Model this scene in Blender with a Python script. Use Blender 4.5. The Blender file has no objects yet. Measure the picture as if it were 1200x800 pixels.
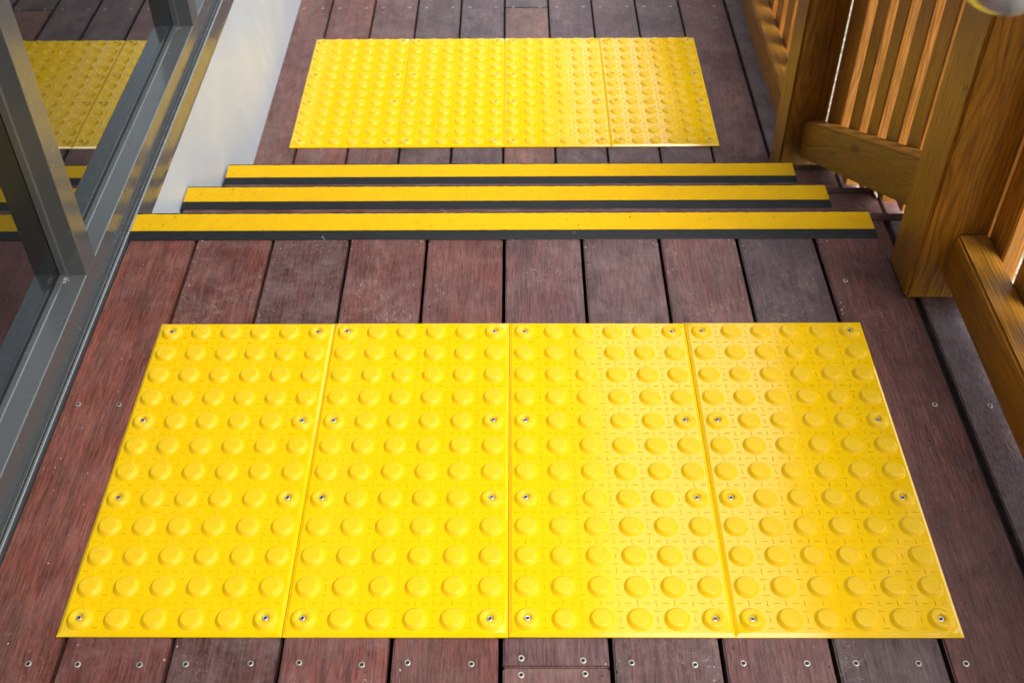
import bpy, bmesh, math, random
from mathutils import Vector, Matrix
R = math.radians
sc = bpy.context.scene
rnd = random.Random(7)

# ------------------------------------------------------------------ camera
cam_d = bpy.data.cameras.new('camera'); cam = bpy.data.objects.new('camera', cam_d)
sc.collection.objects.link(cam)
pitch, yaw, roll = 0.739947, -0.0157525, -0.0131773
fw = Vector((math.sin(yaw)*math.cos(pitch), math.cos(yaw)*math.cos(pitch), -math.sin(pitch)))
rt = Vector((math.cos(yaw), -math.sin(yaw), 0)); up = rt.cross(fw)
c_, s_ = math.cos(roll), math.sin(roll)
rr = c_*rt + s_*up; uu = -s_*rt + c_*up
M = Matrix((rr, uu, -fw)).transposed().to_4x4()
M.translation = Vector((0.01047, -0.786646, 1.325584))
cam.matrix_world = M
cam_d.sensor_width = 36; cam_d.lens = 1307.305/1200*36
cam_d.shift_x = (600-588.670)/1200; cam_d.shift_y = -(400-350.133)/1200
cam_d.clip_start = .02; cam_d.clip_end = 500
cam_d.dof.use_dof = True; cam_d.dof.focus_distance = 1.75; cam_d.dof.aperture_fstop = 9
sc.camera = cam

# ------------------------------------------------------------------ sky, sun, exposure
SUN_EL, SUN_AZ = 67, 130          # azimuth clockwise from +y (the walkway direction)
w = bpy.data.worlds.new('World'); sc.world = w; w.use_nodes = True
nt = w.node_tree; bg = nt.nodes['Background']
sky = nt.nodes.new('ShaderNodeTexSky'); sky.sky_type = 'NISHITA'; sky.sun_disc = False
sky.sun_elevation = R(SUN_EL); sky.sun_rotation = R(SUN_AZ)
sky.air_density = 1.0; sky.dust_density = 1.5; sky.ozone_density = 1.0
hs = nt.nodes.new('ShaderNodeHueSaturation'); hs.inputs['Saturation'].default_value = .42
nt.links.new(sky.outputs[0], hs.inputs['Color']); nt.links.new(hs.outputs[0], bg.inputs['Color'])
bg.inputs['Strength'].default_value = 0.15
sun_d = bpy.data.lights.new('sun', 'SUN'); sun = bpy.data.objects.new('sun', sun_d)
sc.collection.objects.link(sun)
sun_d.energy = .52; sun_d.angle = R(28); sun_d.color = (1, .98, .95)
sd = Vector((math.sin(R(SUN_AZ))*math.cos(R(SUN_EL)), math.cos(R(SUN_AZ))*math.cos(R(SUN_EL)), math.sin(R(SUN_EL))))
sun.rotation_euler = sd.to_track_quat('Z', 'Y').to_euler()
sc.view_settings.view_transform = 'Standard'; sc.view_settings.look = 'None'
sc.view_settings.gamma = 1; sc.view_settings.exposure = 2.18

# ------------------------------------------------------------------ helpers
col = sc.collection
def link(o, parent=None):
    col.objects.link(o)
    if parent: o.parent = parent
    return o
def tag(o, label=None, cat=None, group=None, kind=None):
    if label: o['label'] = label
    if cat: o['category'] = cat
    if group: o['group'] = group
    if kind: o['kind'] = kind
    return o
def empty(name, loc=(0, 0, 0), rz=0):
    o = bpy.data.objects.new(name, None); o.empty_display_size = .05
    o.location = loc; o.rotation_euler = (0, 0, rz); return link(o)
def mesh_from(bm, name, mat, smooth=False):
    me = bpy.data.meshes.new(name); bm.to_mesh(me); bm.free()
    if mat: me.materials.append(mat)
    if smooth:
        for p in me.polygons: p.use_smooth = True
    return me
def put(me, name, parent=None, loc=(0, 0, 0), rot=(0, 0, 0)):
    o = bpy.data.objects.new(name, me); o.location = loc; o.rotation_euler = rot
    return link(o, parent)
def add_box(bm, x0, x1, y0, y1, z0, z1):
    v = [bm.verts.new(p) for p in ((x0,y0,z0),(x1,y0,z0),(x1,y1,z0),(x0,y1,z0),(x0,y0,z1),(x1,y0,z1),(x1,y1,z1),(x0,y1,z1))]
    return [bm.faces.new([v[i] for i in f]) for f in ((3,2,1,0),(4,5,6,7),(0,1,5,4),(1,2,6,5),(2,3,7,6),(3,0,4,7))]
def box(name, x0, x1, y0, y1, z0, z1, mat, parent=None, bev=0.0, seg=2, tint=None, wear=None):
    """a box object with its origin in its own middle"""
    cx, cy, cz = (x0+x1)/2, (y0+y1)/2, (z0+z1)/2
    bm = bmesh.new(); add_box(bm, x0-cx, x1-cx, y0-cy, y1-cy, z0-cz, z1-cz)
    if bev: bmesh.ops.bevel(bm, geom=bm.edges[:], offset=bev, segments=seg, affect='EDGES', clamp_overlap=True)
    me = mesh_from(bm, name, mat, False)
    if bev:
        for p in me.polygons: p.use_smooth = p.area < bev*bev*200 and False
    o = put(me, name, parent, (cx, cy, cz))
    if tint is not None: o['tint'] = tint
    if wear is not None: o['wear'] = wear
    return o
def prism_y(name, prof, y0, y1, mat, parent=None, smooth=False):
    """closed (x, z) outline swept along y"""
    bm = bmesh.new(); n = len(prof)
    a = [bm.verts.new((x, y0, z)) for x, z in prof]; b = [bm.verts.new((x, y1, z)) for x, z in prof]
    for i in range(n): bm.faces.new((a[i], a[(i+1) % n], b[(i+1) % n], b[i]))
    bm.faces.new(a[::-1]); bm.faces.new(b)
    bmesh.ops.recalc_face_normals(bm, faces=bm.faces[:])
    return put(mesh_from(bm, name, mat, smooth), name, parent)
def prism_x(name, prof, x0, x1, mat, parent=None):
    """closed (y, z) outline swept along x"""
    bm = bmesh.new(); n = len(prof)
    a = [bm.verts.new((x0, y, z)) for y, z in prof]; b = [bm.verts.new((x1, y, z)) for y, z in prof]
    for i in range(n): bm.faces.new((a[i], a[(i+1) % n], b[(i+1) % n], b[i]))
    bm.faces.new(a[::-1]); bm.faces.new(b)
    bmesh.ops.recalc_face_normals(bm, faces=bm.faces[:])
    return put(mesh_from(bm, name, mat), name, parent)
def lathe(bm, prof, n=24):
    rings = []
    for r, z in prof:
        if r < 1e-6: rings.append([bm.verts.new((0, 0, z))])
        else: rings.append([bm.verts.new((r*math.cos(2*math.pi*k/n), r*math.sin(2*math.pi*k/n), z)) for k in range(n)])
    for a, b in zip(rings, rings[1:]):
        for k in range(n):
            k2 = (k+1) % n
            if len(a) == 1 and len(b) == 1: continue
            if len(a) == 1: bm.faces.new((a[0], b[k2], b[k]))
            elif len(b) == 1: bm.faces.new((a[k], a[k2], b[0]))
            else: bm.faces.new((a[k], a[k2], b[k2], b[k]))
    bmesh.ops.recalc_face_normals(bm, faces=bm.faces[:])

# ------------------------------------------------------------------ materials
class NT:
    def __init__(s, name):
        s.m = bpy.data.materials.new(name); s.m.use_nodes = True
        s.t = s.m.node_tree; s.b = s.t.nodes['Principled BSDF']; s.out = s.t.nodes['Material Output']
    def n(s, typ, **kw):
        nd = s.t.nodes.new('ShaderNode'+typ)
        for k, v in kw.items():
            if k in ('i',):
                for kk, vv in v.items(): s.set(nd, kk, vv)
            else: setattr(nd, k, v)
        return nd
    def set(s, nd, k, v):
        inp = nd.inputs[k]
        if isinstance(v, bpy.types.NodeSocket): s.t.links.new(v, inp)
        else: inp.default_value = v
    def P(s, **kw):
        for k, v in kw.items(): s.set(s.b, k.replace('_', ' '), v)
    def coords(s, scale=(1, 1, 1), offset=True):
        tc = s.n('TexCoord'); v = tc.outputs['Object']
        if offset:
            oi = s.n('ObjectInfo'); mul = s.math('MULTIPLY', oi.outputs['Random'], 37.0)
            cb = s.n('CombineXYZ', i={'X': mul, 'Y': mul, 'Z': mul})
            ad = s.n('VectorMath', operation='ADD', i={0: v, 1: cb.outputs[0]}); v = ad.outputs[0]
        mp = s.n('VectorMath', operation='MULTIPLY', i={0: v, 1: scale}); return mp.outputs[0]
    def math(s, op, a, b=0.0, clamp=False):
        nd = s.n('Math', operation=op, use_clamp=clamp); s.set(nd, 0, a); s.set(nd, 1, b); return nd.outputs[0]
    def noise(s, v, scale, detail=4, rough=.55, dist=0.0):
        nd = s.n('TexNoise', i={'Vector': v, 'Scale': scale, 'Detail': detail, 'Roughness': rough, 'Distortion': dist})
        return nd.outputs['Fac']
    def ramp(s, f, stops, interp='LINEAR'):
        nd = s.n('ValToRGB'); s.set(nd, 'Fac', f); cr = nd.color_ramp; cr.interpolation = interp
        while len(cr.elements) < len(stops): cr.elements.new(.5)
        for e, (p, c) in zip(cr.elements, stops):
            e.position = p; e.color = (c, c, c, 1) if not isinstance(c, tuple) else (*c, 1)
        return nd.outputs['Color']
    def mix(s, f, a, b, mode='MIX'):
        nd = s.n('Mix', data_type='RGBA', blend_type=mode)
        s.set(nd, 0, f)
        for k, v in ((6, a), (7, b)):
            s.set(nd, k, (*v, 1) if isinstance(v, tuple) and len(v) == 3 else v)
        return nd.outputs[2]
    def bump(s, h, strength=.3, dist=.001, normal=None):
        nd = s.n('Bump', i={'Height': h, 'Strength': strength, 'Distance': dist})
        if normal is not None: s.set(nd, 'Normal', normal)
        return nd.outputs[0]
    def attr(s, name):
        return s.n('Attribute', attribute_type='OBJECT', attribute_name=name)

def deck_wood(name, axis='y'):
    """oiled reddish hardwood, tint and wear per board from object properties"""
    m = NT(name)
    sc3 = {'y': (1, .085, 1), 'x': (.085, 1, 1)}[axis]
    v = m.coords(sc3); vi = m.coords((1, 1, 1))
    fine = m.noise(m.coords({'y': (1, .06, 1), 'x': (.06, 1, 1)}[axis]), 400, 5, .75, .3); mid = m.noise(v, 34, 5, .62, 1.2); big = m.noise(vi, 5, 3, .5)
    pores = m.noise(m.coords({'y': (1, .12, 1), 'x': (.12, 1, 1)}[axis]), 700, 2, .6)
    tint = m.attr('tint').outputs['Color']; wear = m.attr('wear').outputs['Fac']
    f1 = m.ramp(fine, [(.38, .52), (.62, 1.5)]); f2 = m.ramp(mid, [(.28, .68), (.72, 1.35)]); f3 = m.ramp(big, [(.3, .78), (.7, 1.22)])
    c = m.mix(1, tint, f1, 'MULTIPLY'); c = m.mix(1, c, f2, 'MULTIPLY'); c = m.mix(1, c, f3, 'MULTIPLY')
    # reddish heartwood streaks
    st = m.ramp(m.noise(v, 17, 3, .6, 1.5), [(.5, 0.), (.72, .55)])
    c = m.mix(st, c, m.mix(1, c, (1.3, .9, .75), 'MULTIPLY'))
    # greyed, dusty bloom and scratched scuffs
    dust = m.ramp(m.noise(vi, 14, 9, .80, .5), [(.44, .0), (.76, .55)])
    scr = m.n('TexNoise', i={'Vector': vi, 'Scale': 26, 'Detail': 2, 'Distortion': 2.4})
    line = m.math('ABSOLUTE', m.math('SUBTRACT', scr.outputs['Fac'], .5))
    line = m.ramp(line, [(0., 1.), (.016, 0.)])
    msk = m.ramp(m.noise(vi, 8, 3, .6), [(.52, 0.), (.64, 1.)])
    scuff = m.math('MULTIPLY', line, msk)
    speck = m.ramp(m.noise(vi, 210, 2, .5), [(.69, 0.), (.75, 1.)])
    speck = m.math('MULTIPLY', speck, m.ramp(m.noise(vi, 9, 3, .6), [(.46, 0.), (.62, 1.)]))
    tot = m.math('ADD', m.math('MULTIPLY', scuff, 1.0), m.math('MULTIPLY', speck, 1.0))
    tot = m.math('ADD', tot, dust)
    tot = m.math('MULTIPLY', m.math('MULTIPLY', tot, wear), .55, True)
    c = m.mix(tot, c, (.37, .29, .25))
    rg = m.ramp(fine, [(.2, .36), (.8, .55)])
    h = m.math('ADD', m.math('MULTIPLY', fine, .5), m.math('MULTIPLY', pores, .6))
    h = m.math('ADD', h, m.math('MULTIPLY', mid, .5))
    m.P(Base_Color=c, Roughness=rg, Normal=m.bump(h, .45, .0009))
    m.b.inputs['Specular IOR Level'].default_value = .42
    return m.m
deckY = deck_wood('deck_hardwood', 'y'); deckX = deck_wood('deck_hardwood_across', 'x')

def reeded_wood():
    m = NT('edge_board_wood'); v = m.coords((1, .3, 1)); vi = m.coords()
    a = m.noise(v, 330, 3, .7, .3); b = m.noise(vi, 9, 4, .6)
    c = m.mix(m.ramp(a, [(.35, 0.), (.65, 1.)]), (.075, .040, .036), (.20, .125, .115))
    c = m.mix(m.ramp(b, [(.4, 0.), (.7, .4)]), c, (.26, .24, .26))
    m.P(Base_Color=c, Roughness=.5, Normal=m.bump(a, .6, .001)); return m.m
edgeM = reeded_wood()

def rail_wood(name, axis, base=(.38, .162, .012), dark=(.15, .052, .005), green=.25):
    """stained softwood with rings and knots, grain along axis"""
    m = NT(name); k = 'xyz'.index(axis)
    s1 = [1, 1, 1]; s1[k] = .09; s2 = [1, 1, 1]; s2[k] = .3
    v = m.coords(tuple(s1)); vk = m.coords(tuple(s2)); vi = m.coords()
    knot = m.n('TexVoronoi', i={'Vector': vk, 'Scale': 8.0, 'Randomness': 1.0})
    kd = knot.outputs['Distance']
    kn = m.ramp(kd, [(.0, 1.), (.13, .35), (.26, 0.)])
    has = m.ramp(m.n('SeparateColor', i={0: knot.outputs['Color']}).outputs[0], [(.42, 0.), (.46, 1.)])
    kn = m.math('MULTIPLY', kn, has)
    sp = m.n('SeparateXYZ', i={0: m.coords(offset=False)}); oi = m.n('ObjectInfo')
    ia, ib = [q for q in range(3) if q != k]
    wob = m.noise(v, 7, 3, .55); wob2 = m.noise(m.coords(tuple(.22 if q == k else 1 for q in range(3))), 14, 2, .5)
    pa = m.math('ADD', sp.outputs[ia], m.math('ADD', m.math('MULTIPLY', oi.outputs['Random'], .10), .015))
    pb = m.math('ADD', sp.outputs[ib], m.math('SUBTRACT', m.math('MULTIPLY', wob2, .05), .06))
    rr2 = m.math('SQRT', m.math('ADD', m.math('POWER', pa, 2.0), m.math('POWER', pb, 2.0)))
    ph = m.math('ADD', m.math('MULTIPLY', rr2, 2*math.pi/.0058), m.math('ADD', m.math('MULTIPLY', wob, 22.0), m.math('MULTIPLY', kn, 10.0)))
    rings = m.math('MULTIPLY', m.math('ADD', m.math('SINE', ph), 1.0), .5)
    fine = m.noise(v, 160, 4, .6, .2)
    c = m.mix(m.math('MULTIPLY', m.ramp(rings, [(.45, 0.), (1., 1.)]), .45), base, dark)
    c = m.mix(1, c, m.ramp(fine, [(.3, .72), (.7, 1.25)]), 'MULTIPLY')
    c = m.mix(m.math('MULTIPLY', m.ramp(m.noise(vi, 6, 3, .5), [(.4, 0.), (.7, 1.)]), green), c, m.mix(1, c, (.62, .9, .75), 'MULTIPLY'))
    fl = [1, 1, 1]; fl[k] = .03
    c = m.mix(1, c, m.ramp(m.noise(m.coords(tuple(fl)), 420, 3, .6), [(.3, .7), (.7, 1.25)]), 'MULTIPLY')
    blot = m.ramp(m.noise(vi, 13, 4, .65, .4), [(.62, 0.), (.78, .65)])
    c = m.mix(blot, c, (.045, .022, .010))
    c = m.mix(m.math('MULTIPLY', m.ramp(kd, [(.0, 1.), (.07, .6), (.1, 0.)]), has), c, (.025, .010, .004))
    # a few drying cracks along the grain
    sc_ = [1, 1, 1]; sc_[k] = .035
    cr = m.noise(m.coords(tuple(sc_)), 15, 2, .5, .6)
    cr = m.ramp(m.math('ABSOLUTE', m.math('SUBTRACT', cr, .56)), [(0., 1.), (.0045, 0.)])
    c = m.mix(m.math('MULTIPLY', cr, .8), c, (.03, .012, .004))
    m.P(Base_Color=c, Roughness=.42, Normal=m.bump(m.math('SUBTRACT', fine, m.math('MULTIPLY', cr, 1.5)), .35, .0008))
    return m.m
railY = rail_wood('stained_pine_rail', 'y'); postM = rail_wood('stained_pine_post', 'z')
balM = rail_wood('stained_pine_baluster', 'z', (.50, .20, .028), (.25, .088, .012), .2)

def yellow_plastic():
    m = NT('yellow_polyurethane'); vi = m.coords()
    n = m.noise(vi, 420, 3, .6); b = m.noise(vi, 9, 4, .6)
    g = m.ramp(m.noise(vi, 190, 2, .5), [(.75, 0.), (.77, .6)])
    c = m.mix(m.ramp(b, [(.3, 0.), (.7, 1.)]), (.83, .51, .0012), (.87, .545, .0015))
    c = m.mix(g, c, (.40, .24, .02))
    m.P(Base_Color=c, Roughness=m.ramp(b, [(.3, .09), (.7, .14)]), Normal=m.bump(n, .10, .0004))
    m.b.inputs['Specular IOR Level'].default_value = .64
    return m.m
yel = yellow_plastic()
def yellow_top():
    """dome top: fine moulded crosshatch"""
    m = NT('yellow_dome_plastic'); tc = m.n('TexCoord').outputs['Object']
    sp = m.n('SeparateXYZ', i={0: tc})
    gx = m.math('SINE', m.math('MULTIPLY', sp.outputs[0], 2*math.pi/.0027))
    gy = m.math('SINE', m.math('MULTIPLY', sp.outputs[1], 2*math.pi/.0054))
    g = m.math('MAXIMUM', m.ramp(gx, [(.35, 0.), (.9, 1.)]), m.math('MULTIPLY', m.ramp(gy, [(.6, 0.), (.95, 1.)]), .6))
    r = m.math('SQRT', m.math('ADD', m.math('POWER', sp.outputs[0], 2.0), m.math('POWER', sp.outputs[1], 2.0)))
    msk = m.ramp(r, [(.0120, 1.), (.0128, 0.)])
    h = m.math('MULTIPLY', g, msk)
    m.P(Base_Color=(.86, .53, .0016, 1), Roughness=.33, Normal=m.bump(h, .55, .0006)); m.b.inputs['Specular IOR Level'].default_value = .4; return m.m
yelD = yellow_top()

def grit(name, c1, c2, rough=.75, scale=560, dist=.0014):
    m = NT(name); vi = m.coords(); n = m.noise(vi, scale, 2, .7); b = m.noise(vi, 30, 3, .6)
    sp = m.ramp(m.noise(vi, 140, 2, .5), [(.715, 0.), (.74, .9)])
    c = m.mix(m.ramp(n, [(.35, 0.), (.65, 1.)]), c1, c2)
    c = m.mix(m.ramp(b, [(.35, 0.), (.7, .3)]), c, m.mix(1, c, (.9, .8, .8), 'MULTIPLY'))
    c = m.mix(sp, c, (.10, .055, .01))
    m.P(Base_Color=c, Roughness=rough, Normal=m.bump(n, .8, dist)); m.b.inputs['Specular IOR Level'].default_value = .15; return m.m
gritY = grit('yellow_grit', (.68, .36, .001), (.86, .52, .0015))
def rubber():
    m = NT('charcoal_nosing_base'); vi = m.coords((.15, 1, 1)); n = m.noise(vi, 300, 3, .6)
    ch = m.ramp(m.noise(m.coords(), 34, 4, .7), [(.70, 0.), (.74, .7)])
    c = m.mix(m.ramp(n, [(.3, 0.), (.7, 1.)]), (.008, .009, .009), (.017, .019, .019))
    c = m.mix(ch, c, (.25, .26, .25))
    m.P(Base_Color=c, Roughness=.6, Normal=m.bump(n, .3, .0006)); m.b.inputs['Specular IOR Level'].default_value = .25; return m.m
rubM = rubber()

def metal(name, c, rough, metallic, streak=.25, axis=(1, .04, 1)):
    m = NT(name); v = m.coords(axis); vi = m.coords()
    n = m.noise(v, 90, 4, .6); d = m.noise(vi, 26, 6, .7, .5); e = m.noise(vi, 3.5, 3, .5)
    cc = m.mix(m.math('MULTIPLY', m.ramp(d, [(.5, 0.), (.75, 1.)]), streak), c, tuple(min(1, x*1.3+.02) for x in c))
    cc = m.mix(m.ramp(e, [(.4, 0.), (.7, .25)]), cc, tuple(x*.8 for x in c))
    rg = m.math('ADD', m.math('MULTIPLY', m.ramp(d, [(.4, 0.), (.8, 1.)]), .22), rough)
    m.P(Base_Color=cc, Roughness=rg, Metallic=metallic); return m.m
frameM = metal('grey_powder_coat', (.155, .16, .15), .14, .45, .12)
lipM = metal('worn_aluminium', (.36, .37, .35), .25, .75, .5)
gasket = metal('black_gasket', (.012, .013, .014), .5, 0, .1)
steel = metal('stainless_steel', (.55, .57, .57), .28, .7, .2)
screwM = metal('screw_steel', (.58, .54, .46), .38, .85, .5)
holeM = metal('dark_recess', (.02, .017, .014), .7, 0, 0)

def panel_mat():
    m = NT('galvanised_cladding'); vi = m.coords()
    a = m.noise(vi, 2.6, 4, .6, .8)
    sw = m.n('TexWave', wave_type='RINGS', i={'Vector': m.coords((1, 1.3, 1)), 'Scale': 3.0, 'Distortion': 9.0, 'Detail': 4.0, 'Detail Scale': 2.2})
    sm = m.math('MULTIPLY', m.ramp(sw.outputs['Fac'], [(.55, 0.), (.95, 1.)]), m.ramp(m.noise(vi, 3.3, 3, .6), [(.5, 0.), (.68, 1.)]))
    c = m.mix(m.ramp(a, [(.35, 0.), (.7, 1.)]), (.54, .59, .61), (.62, .68, .70))
    c = m.mix(m.math('MULTIPLY', sm, .5), c, (.68, .72, .74))
    d = m.ramp(m.noise(vi, 120, 3, .6), [(.72, 0.), (.78, .4)])
    c = m.mix(d, c, (.30, .27, .22))
    m.P(Base_Color=c, Roughness=.42, Metallic=.08, Normal=m.bump(m.noise(vi, 14, 2, .5), .12, .002)); return m.m
panelM = panel_mat()

def glass_mat():
    m = NT('tinted_window_glass'); vi = m.coords()
    fr0 = m.n('Fresnel', i={'IOR': 1.52}); fr = m.n('Math', operation='MULTIPLY', use_clamp=True, i={0: fr0.outputs[0], 1: 2.15})
    gl = m.n('BsdfGlossy', i={'Color': (.80, .84, .84, 1), 'Roughness': .004})
    tr = m.n('BsdfTransparent', i={'Color': (.30, .33, .32, 1)})
    mx = m.n('MixShader', i={0: fr.outputs[0], 1: tr.outputs[0], 2: gl.outputs[0]})
    df = m.n('BsdfDiffuse', i={'Color': (.35, .36, .36, 1)})
    dust = m.ramp(m.noise(vi, 330, 2, .5), [(.715, 0.), (.735, .45)])
    dust = m.math('MULTIPLY', dust, m.ramp(m.noise(vi, 6, 3, .6), [(.45, .15), (.7, 1.)]))
    dust = m.math('ADD', dust, .012)
    m2 = m.n('MixShader', i={0: dust, 1: mx.outputs[0], 2: df.outputs[0]})
    m.t.links.new(m2.outputs[0], m.out.inputs['Surface']); return m.m
glassM = glass_mat()
def plain(name, c, rough=.8, var=.25, scale=8):
    m = NT(name); vi = m.coords(); n = m.noise(vi, scale, 4, .6)
    m.P(Base_Color=m.mix(m.ramp(n, [(.3, 0.), (.7, 1.)]), tuple(x*(1-var) for x in c), tuple(min(1, x*(1+var)) for x in c)), Roughness=rough)
    return m.m
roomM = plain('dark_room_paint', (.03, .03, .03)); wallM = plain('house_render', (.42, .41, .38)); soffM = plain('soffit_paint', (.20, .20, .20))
joistM = plain('treated_joist', (.035, .028, .02)); barkM = plain('tree_bark', (.10, .07, .05)); leafM = plain('tree_leaf', (.05, .08, .02), .6, .5, 3)
def gravel_mat():
    m = NT('pale_gravel'); vi = m.coords((1, 1, 1), False)
    vo = m.n('TexVoronoi', i={'Vector': vi, 'Scale': 55.0}); n = m.noise(vi, 30, 5, .7)
    c = m.mix(m.ramp(n, [(.3, 0.), (.7, 1.)]), (.30, .25, .16), (.62, .55, .42))
    c = m.mix(1, c, m.ramp(vo.outputs['Distance'], [(0., 1.1), (.7, .45)]), 'MULTIPLY')
    m.P(Base_Color=c, Roughness=.9, Normal=m.bump(vo.outputs['Distance'], .8, .01)); return m.m
gravM = gravel_mat()

# ------------------------------------------------------------------ ground
GZ = -1.15; LZ = -.461; T2 = -.154; T3 = -.307
bm = bmesh.new(); bmesh.ops.create_grid(bm, x_segments=40, y_segments=40, size=60)
for v in bm.verts: v.co.z = 0.02*math.sin(v.co.x*.7)*math.cos(v.co.y*.5)
tag(put(mesh_from(bm, 'ground', gravM), 'ground', None, (0, 0, GZ)), kind='structure')

# ------------------------------------------------------------------ decks
PITCH = .1445; GX = -.588
def board_x(k):   # edges of board k (0 is against the wall); gap lines at GX + PITCH*k
    x0 = -.714 if k == 0 else GX + PITCH*(k-1) + .0032
    x1 = GX + PITCH*k - .0032
    return x0, x1
# per board tints as the boards differ in the photograph (linear reflectance)
TINT = [(.158, .047, .029), (.112, .034, .024), (.088, .036, .030), (.116, .040, .031), (.112, .037, .028),
        (.112, .050, .041), (.096, .047, .042), (.116, .049, .041), (.070, .041, .040), (.092, .035, .028)]
WEAR = [.55, 1.0, 1.1, .95, .7, 1.0, .95, .8, .8, .45]
up_deck = box('upper_deck', -.70, .84, -3.2, .86, -.17, -.055, joistM); tag(up_deck, kind='structure')
lo_deck = box('lower_deck', -.70, .84, 1.46, 9.0, LZ-.17, LZ-.055, joistM); tag(lo_deck, kind='structure')
for o in (up_deck, lo_deck): o.location = o.location
def child_box(parent, name, *a, **k):
    o = box(name, *a, **k); o.parent = parent; o.location = Vector(o.location) - Vector(parent.location); return o
def deck_board(parent, x0, x1, y0, y1, zt, tint, wear, mat=None, dz=0):
    o = child_box(parent, 'deck_board', x0, x1, y0, y1, zt-.021, zt+dz, mat or deckY, bev=.0022, seg=2)
    o['tint'] = tint; o['wear'] = wear; return o
# screws
def screw_meshes():
    bm = bmesh.new(); lathe(bm, [(.0043, -.0008), (.0043, .0004), (.0038, .0008), (.0026, .0008), (.0022, .00035), (0, .0003)], 16)
    me = mesh_from(bm, 'deck_screw', screwM, True); me.materials.append(holeM)
    for p in me.polygons:
        if p.center.xy.length < .0025: p.material_index = 1
    return me
screwMe = screw_meshes()
def deck_screw(parent, x, y, z):
    o = put(screwMe, 'screw', parent, Vector((x, y, z)) - Vector(parent.location)); o.rotation_euler = (rnd.uniform(-.06, .06), rnd.uniform(-.06, .06), rnd.uniform(0, 3)); return o
SC_Y = [-.955, -.495, -.037, .415]
for k in range(10):
    x0, x1 = board_x(k); t = TINT[k]; wv = WEAR[k]; dz = rnd.uniform(-.0006, .0006)
    if k == 5:      # butt joint in the middle board
        bs = [deck_board(up_deck, x0, x1, -3.2, -.0420, 0, t, wv, dz=dz), deck_board(up_deck, x0, x1, -.0410, .884, 0, (.100, .047, .044), .8, dz=dz-.0004)]
    else: bs = [deck_board(up_deck, x0, x1, -3.2, .884, 0, t, wv, dz=dz)]
    for y in SC_Y:
        ys = [-.0310, -.0525] if (k == 5 and y == -.037) else [y]
        for yy in ys:
            if .0 < yy < .6 and 0 < k < 9: continue
            for x in ((x0+.022, x1-.033) if k else (x0+.022, x1-.033)):
                if k == 0 and x < -.68 and yy < .3: continue
                if k == 9 and x > .6 and yy < 0: x = x
                deck_screw(up_deck, x+rnd.uniform(-.002, .002), yy+rnd.uniform(-.002, .002), dz+.0003)
    deck_screw(up_deck, *( (.60, .71, dz+.0003) if k == 9 else ((x0+x1)/2, -1.5, dz+.0003)))
# grey edge board past the gap, beside the railing
eb = deck_board(up_deck, .722, .84, -3.2, .884, 0, (.05, .03, .03), .3, edgeM)
for x, y in ((.762, .41), (.789, .634), (.762, -.037), (.762, -.495)): deck_screw(up_deck, x, y, .0004)
f1 = child_box(up_deck, 'deck_board', -.712, .797, .887, .907, -.12, -.001, deckX, bev=.0015); f1['tint'] = (.07, .03, .026); f1['wear'] = .3
LT = [(.125, .050, .038), (.118, .046, .036), (.105, .050, .042), (.072, .040, .040), (.066, .040, .042), (.120, .052, .038), (.075, .040, .040), (.080, .042, .040), (.072, .042, .042), (.085, .038, .033)]
for k in range(10):
    x0, x1 = board_x(k); x0 += -.003 if k == 0 else -.012; x1 -= .012     # the lower deck's joints sit a little further left
    cuts = [1.515, 2.604, 5.2, 9.0] if k == 5 else [1.515, 4.1+.3*(k % 3), 9.0]
    for a, b in zip(cuts, cuts[1:]):
        tt = LT[k] if not (k == 5 and a > 2) else (.062, .040, .040)
        deck_board(lo_deck, x0, x1 if k < 9 else .706, a+.001, b-.001, LZ, tt, 1.0, dz=rnd.uniform(-.0005, .0005))
    for y in (2.15, 2.607, 3.07, 3.53):
        if 1.8 < y < 2.4: continue
        for x in (x0+.025, x1-.025): deck_screw(lo_deck, x, y, LZ+.0006)
deck_board(lo_deck, .715, .84, 1.515, 9.0, LZ, (.05, .03, .03), .3, edgeM)

# ------------------------------------------------------------------ steps between the decks
stairs = empty('deck_stairs', (0, 1.2, LZ)); tag(stairs, 'dark red timber steps leading down from the near deck to the lower deck', 'steps')
def st(name, *a, tint=(.085, .036, .031), wear=.7, mat=deckX, **k):
    o = child_box(stairs, name, *a, mat, **k); o['tint'] = tint; o['wear'] = wear; return o
for z, y in ((T2, .905), (T3, 1.205)):
    st('tread_board', -.7085+.006*(z == T3), .797, y+.003, y+.130, z-.021, z, bev=.002)
    st('tread_board', -.7085+.006*(z == T3), .797, y+.136, y+.268, z-.021, z, bev=.002, tint=(.095, .040, .034), wear=1.0)
    st('tread_board', .803, .84, y+.003, y+.268, z-.021, z, bev=.002, tint=(.12, .06, .05))  # outer end: light from outside put into its paler, pinker tint
    st('riser_board', -.7085+.006*(z == T3), .797, y+.272, y+.291, z-.15, z-.001, bev=.0015, tint=(.07, .03, .026))
for x in (-.68, 0, .76): st('stringer', x-.02, x+.02, .93, 1.50, LZ-.1, LZ+.10, mat=joistM)
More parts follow.
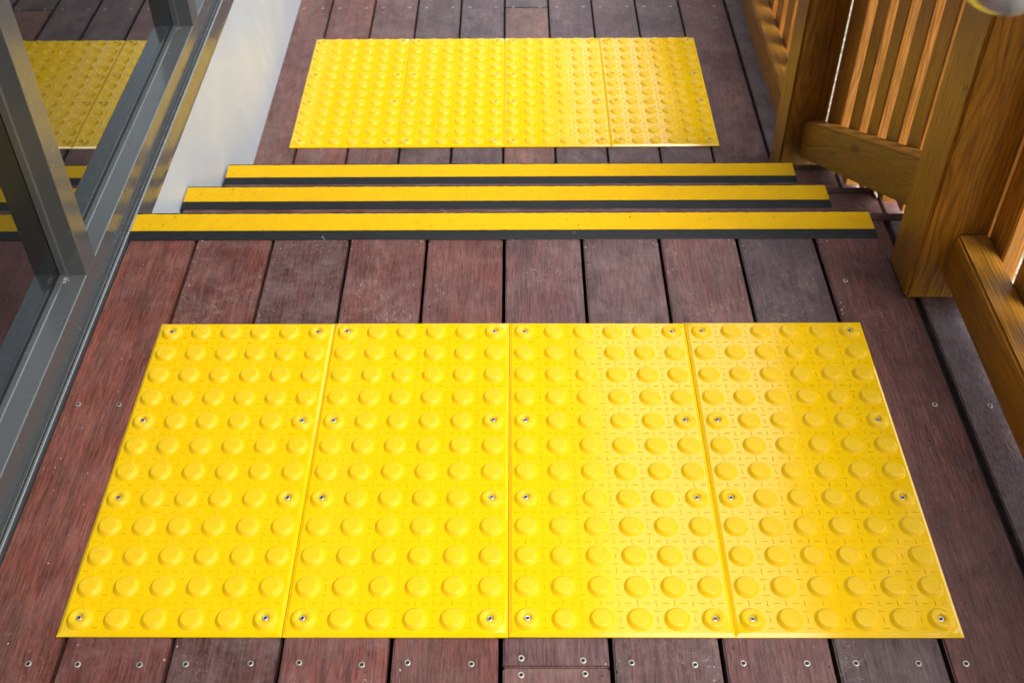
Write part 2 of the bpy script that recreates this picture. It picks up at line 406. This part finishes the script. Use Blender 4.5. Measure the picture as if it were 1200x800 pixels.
# ------------------------------------------------------------------ stair nosings
def nosing(x0, y_near, z, label, w=1.404):
    """anti-slip nosing strip: ribbed dark base with ramped front, yellow grit insert"""
    root = empty('stair_nosing', (x0+w/2, y_near, z)); tag(root, label, 'stair nosing', 'yellow and black nosings on the step edges')
    h = .0045
    # outline in (y, z) measured from the near edge: front ramp, flat with two ribs, insert bed, back edge, hooked lip
    prof = [(0, .0006), (.003, .003), (.0085, h), (.010, h-.0012), (.0115, h), (.0145, h), (.016, h-.0012), (.0175, h), (.0225, h+.0004),
            (.0225, .0015), (.0745, .0015), (.0745, h+.0006), (.0775, h+.0004), (.0785, .001), (.0785, -.022), (.0762, -.022), (.0762, .0003), (0, .0003)]
    o = prism_x('base_strip', prof, -w/2, w/2, rubM, root)
    bm = bmesh.new(); nx = 180
    top = []
    for i in range(nx+1):
        x = -w/2+.0008 + (w-.0016)*i/nx; j = rnd.uniform(-.0005, .0005); j2 = rnd.uniform(-.0006, .0006)
        top.append([bm.verts.new(p) for p in ((x, .0232+j, .0016), (x, .0232+j, h+.0009), (x, .0738+j2, h+.0009), (x, .0738+j2, .0016))])
    for a, b in zip(top, top[1:]):
        for q in range(3): bm.faces.new((a[q], b[q], b[q+1], a[q+1]))
    bm.faces.new(top[0]); bm.faces.new(top[-1][::-1])
    bmesh.ops.recalc_face_normals(bm, faces=bm.faces[:])
    put(mesh_from(bm, 'grit_insert', gritY), 'grit_insert', root)
    return root
nosing(-.718, .829, .0, 'wide nearest yellow nosing on the edge of the upper deck, topmost of the three')
nosing(-.7127, 1.121, T2, 'middle yellow nosing with a chipped right end, on the step below the upper deck')
nosing(-.7045, 1.4185, T3, 'farthest and shortest-looking yellow nosing, just above the lower deck')

# ------------------------------------------------------------------ tactile tiles
def dome_mesh(hole):
    bm = bmesh.new(); h = .0058
    if not hole: prof = [(.0178, 0), (.0172, .0006), (.0137, h-.0007), (.0129, h-.00015), (.0121, h), (.006, h), (0, h)]
    else: prof = [(.0178, 0), (.0172, .0006), (.0137, h-.0007), (.0129, h-.00015), (.0121, h), (.0068, h), (.0052, h-.0016), (.0048, .001), (0, .001)]
    lathe(bm, prof, 28)
    me = mesh_from(bm, 'dome', yelD, True); return me
domeMe = dome_mesh(False); domeHole = dome_mesh(True)
def tscrew():
    bm = bmesh.new(); lathe(bm, [(.0041, .0028), (.0036, .0033), (.0022, .0033), (.0015, .0022), (0, .0018)], 14)
    me = mesh_from(bm, 'tile_screw', steel, True); me.materials.append(holeM)
    for p in me.polygons:
        if p.center.xy.length < .0019: p.material_index = 1
    return me
tscMe = tscrew()
def plate_mesh():
    """moulded plate with sloping rim, local origin at the middle of its underside"""
    bm = bmesh.new(); W, L, t = .1497, .2997, .0052
    ring = lambda w, l, z: [bm.verts.new(p) for p in ((-w, -l, z), (w, -l, z), (w, l, z), (-w, l, z))]
    rs = [ring(W, L, .0003), ring(W, L, .0022), ring(W-.0046, L-.0050, t)]
    for a, b in zip(rs, rs[1:]):
        for k in range(4): bm.faces.new((a[k], a[(k+1) % 4], b[(k+1) % 4], b[k]))
    bm.faces.new(rs[0][::-1])
    # gently uneven top surface
    nx, ny = 12, 24; g = {}
    for i in range(nx+1):
        for j in range(ny+1):
            if i in (0, nx) and j in (0, ny):
                g[i, j] = rs[2][{(0, 0): 0, (nx, 0): 1, (nx, ny): 2, (0, ny): 3}[i, j]]; continue
            x = -(W-.0046)+2*(W-.0046)*i/nx; y = -(L-.005)+2*(L-.005)*j/ny
            e = i in (0, nx) or j in (0, ny)
            g[i, j] = bm.verts.new((x, y, t + (0 if e else .00012*math.sin(x*31+y*17)+.0001*math.sin(y*23-x*40))))
    for i in range(nx):
        for j in range(ny): bm.faces.new((g[i, j], g[i+1, j], g[i+1, j+1], g[i, j+1]))
    bmesh.ops.recalc_face_normals(bm, faces=bm.faces[:])
    me = mesh_from(bm, 'plate', yel)
    for p in me.polygons: p.use_smooth = p.normal.z > .99
    return me
plateMe = plate_mesh()
def grip_mesh():
    """raised dashes in basket pattern between the domes"""
    bm = bmesh.new(); P = .05; q = .0125
    for ci in range(6*4+1):
        for cj in range(12*4+1):
            i, j = (ci-2) % 4, (cj-2) % 4      # 0 is a dome centre
            i = i-4 if i == 3 else i; j = j-4 if j == 3 else j
            if abs(i) < 2 and abs(j) < 2: continue
            x = -.15+ci*q; y = -.30+cj*q
            if abs(x) > .1435 or abs(y) > .2935: continue
            if (i+j) % 2 == 0: w, l = .00095, .0042
            else: w, l = .0042, .00095
            fs = add_box(bm, x-w, x+w, y-l, y+l, .0049, .0066)
            for v in set(v for f in fs for v in f.verts):
                if v.co.z > .0055: v.co.x = x+(v.co.x-x)*(.5 if w < l else .9); v.co.y = y+(v.co.y-y)*(.5 if l < w else .9)
            bmesh.ops.delete(bm, geom=[fs[0]], context='FACES_ONLY')
    return mesh_from(bm, 'grip_pattern', yel)
gripMe = grip_mesh()
def tile(x, y, z, label, group, rz=0, rx=0, ry=0):
    root = empty('tactile_tile', (x, y, z)); root.rotation_euler = (rx, ry, rz); tag(root, label, 'tactile tile', group)
    put(plateMe, 'plate', root)
    o = put(gripMe, 'grip_pattern', root); o['kind'] = 'stuff'
    for i in range(6):
        for j in range(12):
            hole = i in (0, 5) and j in (0, 4, 7, 11)
            px, py = -.125+.05*i, -.275+.05*j
            put(domeHole if hole else domeMe, 'dome', root, (px, py, .0050))
            if hole:
                s = put(tscMe, 'screw', root, (px+rnd.uniform(-.0003, .0003), py+rnd.uniform(-.0003, .0003), .0052+rnd.uniform(-.0012, .0006)))
                s.rotation_euler = (rnd.uniform(-.12, .12), rnd.uniform(-.12, .12), rnd.uniform(0, 3))
    return root
NL = ['near yellow studded tile at the left, beside the reddest deck board and the window',
      'near yellow studded tile second from the left, matt all over',
      'near yellow studded tile third from the left, above the jointed deck board',
      'near yellow studded tile at the right, on the railing side of the upper deck']
FL = ['far yellow studded tile at the left, beside the pale wall cladding',
      'far yellow studded tile second from the left, without glare',
      'far yellow studded tile third from the left, half covered by white glare',
      'far yellow studded tile at the right, nearest the railing, shining with glare']
for k in range(4):
    tile(-.45+.3*k, .3, .0006, NL[k], 'tactile tiles on the upper deck', rnd.uniform(-.0008, .0008), [0, .0012, -.001, .0008][k], [.001, .0005, .0035, -.0022][k])
for k in range(4):
    tile(-.471+.3*k, 1.794+.3, LZ+.0006, FL[k], 'tactile tiles on the lower deck', rnd.uniform(-.0008, .0008), 0, [.001, 0, .0012, -.001][k])

# ------------------------------------------------------------------ window wall on the left
win = empty('window_wall', (-.75, 1, 0)); tag(win, 'full height grey framed glazing along the left side of the walkway', 'window')
def wp(o): o.parent = win; o.location = Vector(o.location)-Vector(win.location); return o
Y0, Y1 = -2.8, 7.6
XF, XG, ZS = -.730, -.7755, .064
# sill: one extrusion from the glass out to the lip over the deck edge
prof = [(-.84, -.05), (-.84, ZS), (XG, ZS), (XG, ZS+.0035), (XG+.009, ZS+.0015), (XG+.011, ZS), (XF-.0015, ZS-.001), (XF, ZS-.0025), (XF, .004), (-.7287, .004), (-.7284, .0012), (-.7268, .0012), (-.7264, .0058), (-.7246, .0058), (-.7242, .0008), (-.7216, .0008), (-.7212, .0068), (-.7172, .0068), (-.7165, .006), (-.7165, -.036), (-.7185, -.05)]
wp(prism_y('sill', prof, Y0, Y1, frameM))
wp(prism_y('sill_lip', [(-.7210, .0070), (-.7210, .0078), (-.7176, .0082), (-.7167, .0074), (-.7167, .0064)], Y0, Y1, lipM))
wp(prism_y('sill_lip', [(-.7263, .0060), (-.7263, .0067), (-.7247, .0067), (-.7247, .0060)], Y0, Y1, lipM))
ZT = 2.15
ms = [-.21+.87*k for k in range(-2, 9)]
for k, yc in enumerate([-.21-1.74+.87*i for i in range(11)]):
    a, b = yc, yc+.052
    # mullion outline in (x, y): front face, side, glazing bead, recess at the glass
    bm = bmesh.new()
    o = [(-.80, a+.004), (XG+.001, a+.004), (XG+.001, a-.004), (XG+.012, a-.004), (XG+.014, a), (XF-.001, a), (XF, a+.001), (XF, b-.001), (XF-.001, b), (XG+.014, b), (XG+.012, b+.004), (XG+.001, b+.004), (XG+.001, b-.004), (-.80, b-.004)]
    lo = [bm.verts.new((x, y, ZS-.002)) for x, y in o]; hi = [bm.verts.new((x, y, ZT)) for x, y in o]
    for i in range(len(o)): bm.faces.new((lo[i], lo[(i+1) % len(o)], hi[(i+1) % len(o)], hi[i]))
    bm.faces.new(lo[::-1]); bm.faces.new(hi); bmesh.ops.recalc_face_normals(bm, faces=bm.faces[:])
    wp(put(mesh_from(bm, 'mullion', frameM), 'mullion'))
    if k < 10:
        g = box('glass_pane', XG-.006, XG, b-.002, a+.87+.002, ZS-.01, ZT+.005, glassM); wp(g)
        wp(box('glazing_gasket', XG-.0002, XG+.0016, b+.004, a+.87-.004, ZS+.0032, ZS+.0062, gasket))
wp(prism_y('head_frame', [(-.84, ZT), (XF, ZT), (XF, ZT+.06), (-.84, ZT+.06)], Y0, Y1, frameM))
# dark room behind the glass
room = empty('dark_room', (-2.4, 2.4, 0)); tag(room, kind='structure')
def rp(o): o.parent = room; o.location = Vector(o.location)-Vector(room.location); return o
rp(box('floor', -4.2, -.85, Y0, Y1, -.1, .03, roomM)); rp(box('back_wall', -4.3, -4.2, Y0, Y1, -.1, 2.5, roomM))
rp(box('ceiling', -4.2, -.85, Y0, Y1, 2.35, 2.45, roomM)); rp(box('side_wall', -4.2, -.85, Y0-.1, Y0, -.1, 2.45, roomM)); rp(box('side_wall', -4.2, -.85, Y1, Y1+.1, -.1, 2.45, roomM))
pw = box('added_dark_wall', -.738, 1.6, -3.45, -3.3, -.2, 3.0, plain('added_wall_dark', (.05, .05, .048))); tag(pw, kind='structure')  # unseen wall added behind the camera to darken frame sides and post fronts
hw = box('house_wall', -.86, -.74, Y0-.1, Y1+1, ZT+.062, 2.95, wallM); tag(hw, kind='structure')
eave = empty('roof_eave', (-.3, 2, 2.9)); tag(eave, kind='structure')
def ep(o): o.parent = eave; o.location = Vector(o.location)-Vector(eave.location); return o
ep(box('soffit', -.738, .375, Y0-.5, Y1+1, 2.80, 2.82, soffM)); ep(box('fascia', .377, .40, Y0-.5, Y1+1, 2.74, 2.98, soffM)); ep(box('roof_sheet', -.9, .46, Y0-.5, Y1+1, 2.99, 3.02, frameM))
# pale cladding below the sill, down to the lower deck
cl = prism_y('wall_cladding', [(-.76, -.0505), (-.7185, -.0505), (-.7085, LZ), (-.7085, -1.1), (-.76, -1.1)], .93, Y1, panelM)
tag(cl, 'smooth silvery white metal cladding below the window sill, down to the lower deck', 'cladding')

# ------------------------------------------------------------------ railings on the right
def rail(name, loc, label):
    r = empty(name, loc); tag(r, label, 'railing'); return r
def rc(r, name, *a, bev=.004, **k):
    o = box(name, *a, bev=bev, **k); o.parent = r; o.location = Vector(o.location)-Vector(r.location); return o
up_r = rail('wooden_railing', (.77, .7, 0), 'near orange brown wooden railing with the big post, standing on the upper deck')
rc(up_r, 'post', .692, .800, .662, .770, .0005, 1.12, postM, bev=.005)
rc(up_r, 'bottom_rail', .745, .7995, -2.6, .6615, .054, .147, railY, bev=.0045)
rc(up_r, 'handrail_cap', .755, .845, -2.6, .80, 1.122, 1.155, railY, bev=.005)
for y in (-2.6, -1.0): rc(up_r, 'post', .692, .7445, y, y+.09, .0005, 1.12, postM, bev=.005)
for k in range(26): rc(up_r, 'baluster', .8005, .832, .598-.117*k, .662-.117*k, .03, 1.119, balM, bev=.003, seg=1)

st_r = rail('wooden_railing', (.77, 1.2, LZ), 'sloping wooden railing beside the steps, between the two tall posts')
def sloped(name, x0, x1, y0, y1, zt0, zt1, h, mat):
    """beam with sloping top and underside between two vertical ends"""
    cy, cz = (y0+y1)/2, (zt0+zt1)/2-h/2; cx = (x0+x1)/2; L = math.hypot(y1-y0, zt1-zt0); an = math.atan2(zt1-zt0, y1-y0)
    bm = bmesh.new(); fs = add_box(bm, x0-cx, x1-cx, -L/2, L/2, -h/2*math.cos(an), h/2*math.cos(an))
    for v in bm.verts: v.co.y += v.co.z*math.tan(an)
    bmesh.ops.bevel(bm, geom=bm.edges[:], offset=.005, segments=2, affect='EDGES')
    o = put(mesh_from(bm, name, mat), name, st_r); o.location = Vector((cx, cy, cz))-Vector(st_r.location); o.rotation_euler = (an, 0, 0); return o
zb = lambda y: .138-.548*(y-.893)
sloped('bottom_rail', .745, .7995, .7705, 1.6095, zb(.7705), zb(1.6095), .110, railY)
sloped('top_rail', .745, .7995, .7705, 1.6095, zb(.7705)+.85, zb(1.6095)+.85, .10, railY)
sloped('handrail_cap', .70, .83, .801, 1.609, zb(.801)+.89, zb(1.609)+.89, .035, railY)
for k, (a, b) in enumerate([(1.030, 1.096), (1.142, 1.208), (1.261, 1.324), (1.377, 1.446), (1.506, 1.6085), (.913, .979), (.797, .862), (.680, .747)]):
    ym = (a+b)/2
    rc(st_r, 'baluster', .8005, .839, a, b, zb(ym)-.14, zb(ym)+.85, balM, bev=.003, seg=1)

lo_r = rail('wooden_railing', (.77, 3, LZ), 'far wooden railing along the lower deck, starting at the post by the last step')
rc(lo_r, 'post', .700, .800, 1.61, 1.712, LZ+.0005, LZ+1.18, postM, bev=.005)
rc(lo_r, 'bottom_rail', .745, .7995, 1.7125, 7.5, LZ+.040, LZ+.128, railY, bev=.0045)
rc(lo_r, 'handrail_cap', .755, .845, 1.715, 7.5, LZ+1.182, LZ+1.215, railY, bev=.005)
for y in (4.2, 7.4): rc(lo_r, 'post', .70, .7445, y, y+.09, LZ+.0005, LZ+1.18, postM, bev=.005)
for k in range(48): rc(lo_r, 'baluster', .8005, .842, 1.76+.117*k, 1.825+.117*k, LZ+.02, LZ+1.18, balM, bev=.003, seg=1)

# ------------------------------------------------------------------ steel grab rail whose rounded lower end shows in the top right corner
gr = empty('grab_rail', (.46, .0, .98)); tag(gr, 'round end of a brushed stainless steel handrail in front of the big post', 'handrail')
def tube(name, pts, rad, mat, parent, n=28):
    bm = bmesh.new(); rings = []
    for i, p in enumerate(pts):
        a = Vector(pts[max(i-1, 0)]); b = Vector(pts[min(i+1, len(pts)-1)]); t = (b-a).normalized()
        s = t.cross(Vector((0, 1, .3))).normalized(); q = t.cross(s)
        r = rad[i] if isinstance(rad, (list, tuple)) else rad
        rings.append([bm.verts.new(Vector(p)+r*(s*math.cos(2*math.pi*k/n)+q*math.sin(2*math.pi*k/n))) for k in range(n)])
    for a, b in zip(rings, rings[1:]):
        for k in range(n): bm.faces.new((a[k], a[(k+1) % n], b[(k+1) % n], b[k]))
    bm.faces.new(rings[0][::-1]); bm.faces.new(rings[-1]); bmesh.ops.recalc_face_normals(bm, faces=bm.faces[:])
    return put(mesh_from(bm, name, mat, True), name, parent)
# a tube coming down towards the walkway, closed by a rounded end with a shallow dish
ax = Vector((.10, -.12, .985)).normalized(); e0 = Vector((.402, .055, .895))
pts = [e0+ax*(.002), e0+ax*.006, e0+ax*.014, e0+ax*.030, e0+ax*.12, e0+ax*.125+Vector((.03, 0, .03)), e0+ax*.125+Vector((.10, 0, .045)), e0+ax*.125+Vector((.24, 0, .045))]
def gloc(v): return Vector(v)-Vector(gr.location)
tube('rail_tube', [gloc(p) for p in pts[3:]], .021, steel, gr)
def end_collar():
    bm = bmesh.new(); lathe(bm, [(0, -.012), (.012, -.0118), (.022, -.0095), (.029, -.005), (.0325, .001), (.034, .008), (.0335, .016), (.031, .021), (.0275, .0225), (.0255, .0205), (.0235, .016), (.0215, .0135), (.0205, .0135)], 40)
    return mesh_from(bm, 'end_knob', steel, True)
k_ = put(end_collar(), 'end_knob', gr, gloc(e0)); k_.rotation_euler = ax.to_track_quat('Z', 'Y').to_euler()
put(mesh_from((lambda b: (lathe(b, [(.0, -.001), (.030, -.001), (.033, .0015), (.030, .004), (0, .004)], 28), b)[1])(bmesh.new()), 'wall_flange', steel, True), 'wall_flange', gr, gloc(e0+ax*.125+Vector((.2355, 0, .045))), (0, R(90), 0))

# ------------------------------------------------------------------ grit and plant crumbs lying about
def litter(name, label, spots, mat, s0, s1, seed):
    rg = random.Random(seed); bm = bmesh.new()
    for x, y, z in spots:
        s = rg.uniform(s0, s1); n = rg.choice((4, 5, 6)); a0 = rg.uniform(0, 6)
        a = [bm.verts.new((x+s*rg.uniform(.5, 1)*math.cos(a0+6.283*k/n), y+s*rg.uniform(.5, 1.3)*math.sin(a0+6.283*k/n), z+.0001)) for k in range(n)]
        t = bm.verts.new((x, y, z+s*rg.uniform(.35, .8)))
        for k in range(n): bm.faces.new((a[k], a[(k+1) % n], t))
    bmesh.ops.recalc_face_normals(bm, faces=bm.faces[:])
    o = put(mesh_from(bm, name, mat), name); tag(o, label, kind='stuff'); return o
rg = random.Random(11); pale = []; dark = []
for _ in range(230):
    k = rg.randrange(1, 10); x = GX+PITCH*(k-1)+rg.gauss(0, .012)+(.006 if rg.random() < .5 else -.006)
    if abs(x-(GX+PITCH*(k-1))) < .004: x += .008
    y = rg.choice((rg.uniform(.62, .83), rg.uniform(-.14, -.01), rg.uniform(.80, .828)))
    (pale if rg.random() < .5 else dark).append((x, y, .0006))
for _ in range(22): pale.append((rg.uniform(-.712, -.62), rg.uniform(-.1, .82), .0006))
for _ in range(60): dark.append((rg.uniform(.61, .70), rg.uniform(-.1, .82), .0006))
for _ in range(70): dark.append((rg.uniform(-.7, .7), rg.uniform(1.5, 1.78) if rg.random() < .5 else rg.uniform(2.4, 2.9), LZ+.0008))
litter('pale_grit', 'pale grit and sawdust crumbs along the deck board gaps', pale, plain('pale_grit', (.42, .36, .28)), .0007, .0021, 1)
litter('dark_crumbs', 'dark leaf crumbs scattered on the deck boards', dark, plain('leaf_crumb', (.05, .035, .02)), .0009, .0028, 2)
cs = [(XG+.004+abs(rg.gauss(0, .006)), .652-abs(rg.gauss(0, .008)), ZS+.0005) for _ in range(70)] + [(XG+.004+abs(rg.gauss(0, .006)), .652+.87-abs(rg.gauss(0, .008)), ZS+.0005) for _ in range(40)]
litter('sill_crumbs', 'pale crumbs and cobweb dust in the corners of the window sill', cs, plain('sill_crumb', (.34, .31, .24)), .0008, .0022, 3)

# ------------------------------------------------------------------ unseen trees added to bound the sky glare on the tiles
def tree(x, y, h, r, label, seed):
    rg = random.Random(seed); root = empty('unseen_added_tree', (x, y, GZ)); tag(root, label, 'tree', 'unseen trees added to bound the tile glare')
    bm = bmesh.new(); n = 8; prev = None
    for i in range(7):
        t = i/6; rr_ = .16*(1-t*.75); cx, cy = .12*math.sin(t*3), .1*math.cos(t*2)-.1
        ring = [bm.verts.new((cx+rr_*math.cos(2*math.pi*k/n), cy+rr_*math.sin(2*math.pi*k/n), t*h*.75)) for k in range(n)]
        if prev:
            for k in range(n): bm.faces.new((prev[k], prev[(k+1) % n], ring[(k+1) % n], ring[k]))
        prev = ring
    put(mesh_from(bm, 'trunk', barkM), 'trunk', root)
    bm = bmesh.new()
    clumps = [(Vector((rg.gauss(0, r*.42), rg.gauss(0, r*.42), h*.62+rg.uniform(-.32, .36)*h)), rg.uniform(.25, .5)*r) for _ in range(46)]
    for c, cr in clumps:
        for _ in range(90):
            d = Vector((rg.gauss(0, 1), rg.gauss(0, 1), rg.gauss(0, 1))).normalized()*cr*rg.uniform(.5, 1)
            p = c+d; s = rg.uniform(.06, .13); u = Vector((rg.gauss(0, 1), rg.gauss(0, 1), rg.gauss(0, 1))).normalized(); v = u.orthogonal().normalized()
            bm.faces.new([bm.verts.new(p+u*s), bm.verts.new(p+v*s*.5), bm.verts.new(p-u*s), bm.verts.new(p-v*s*.5)])
    put(mesh_from(bm, 'crown', leafM), 'crown', root)
    return root
tree(5.15, 12.5, 13.5, 2.5, 'unseen tall dense tree added to end the far tile glare on the right', 3)
tree(4.6, 5.6, 13.0, 2.2, 'unseen tall dense tree added outside the railing to end the near tile glare', 5)
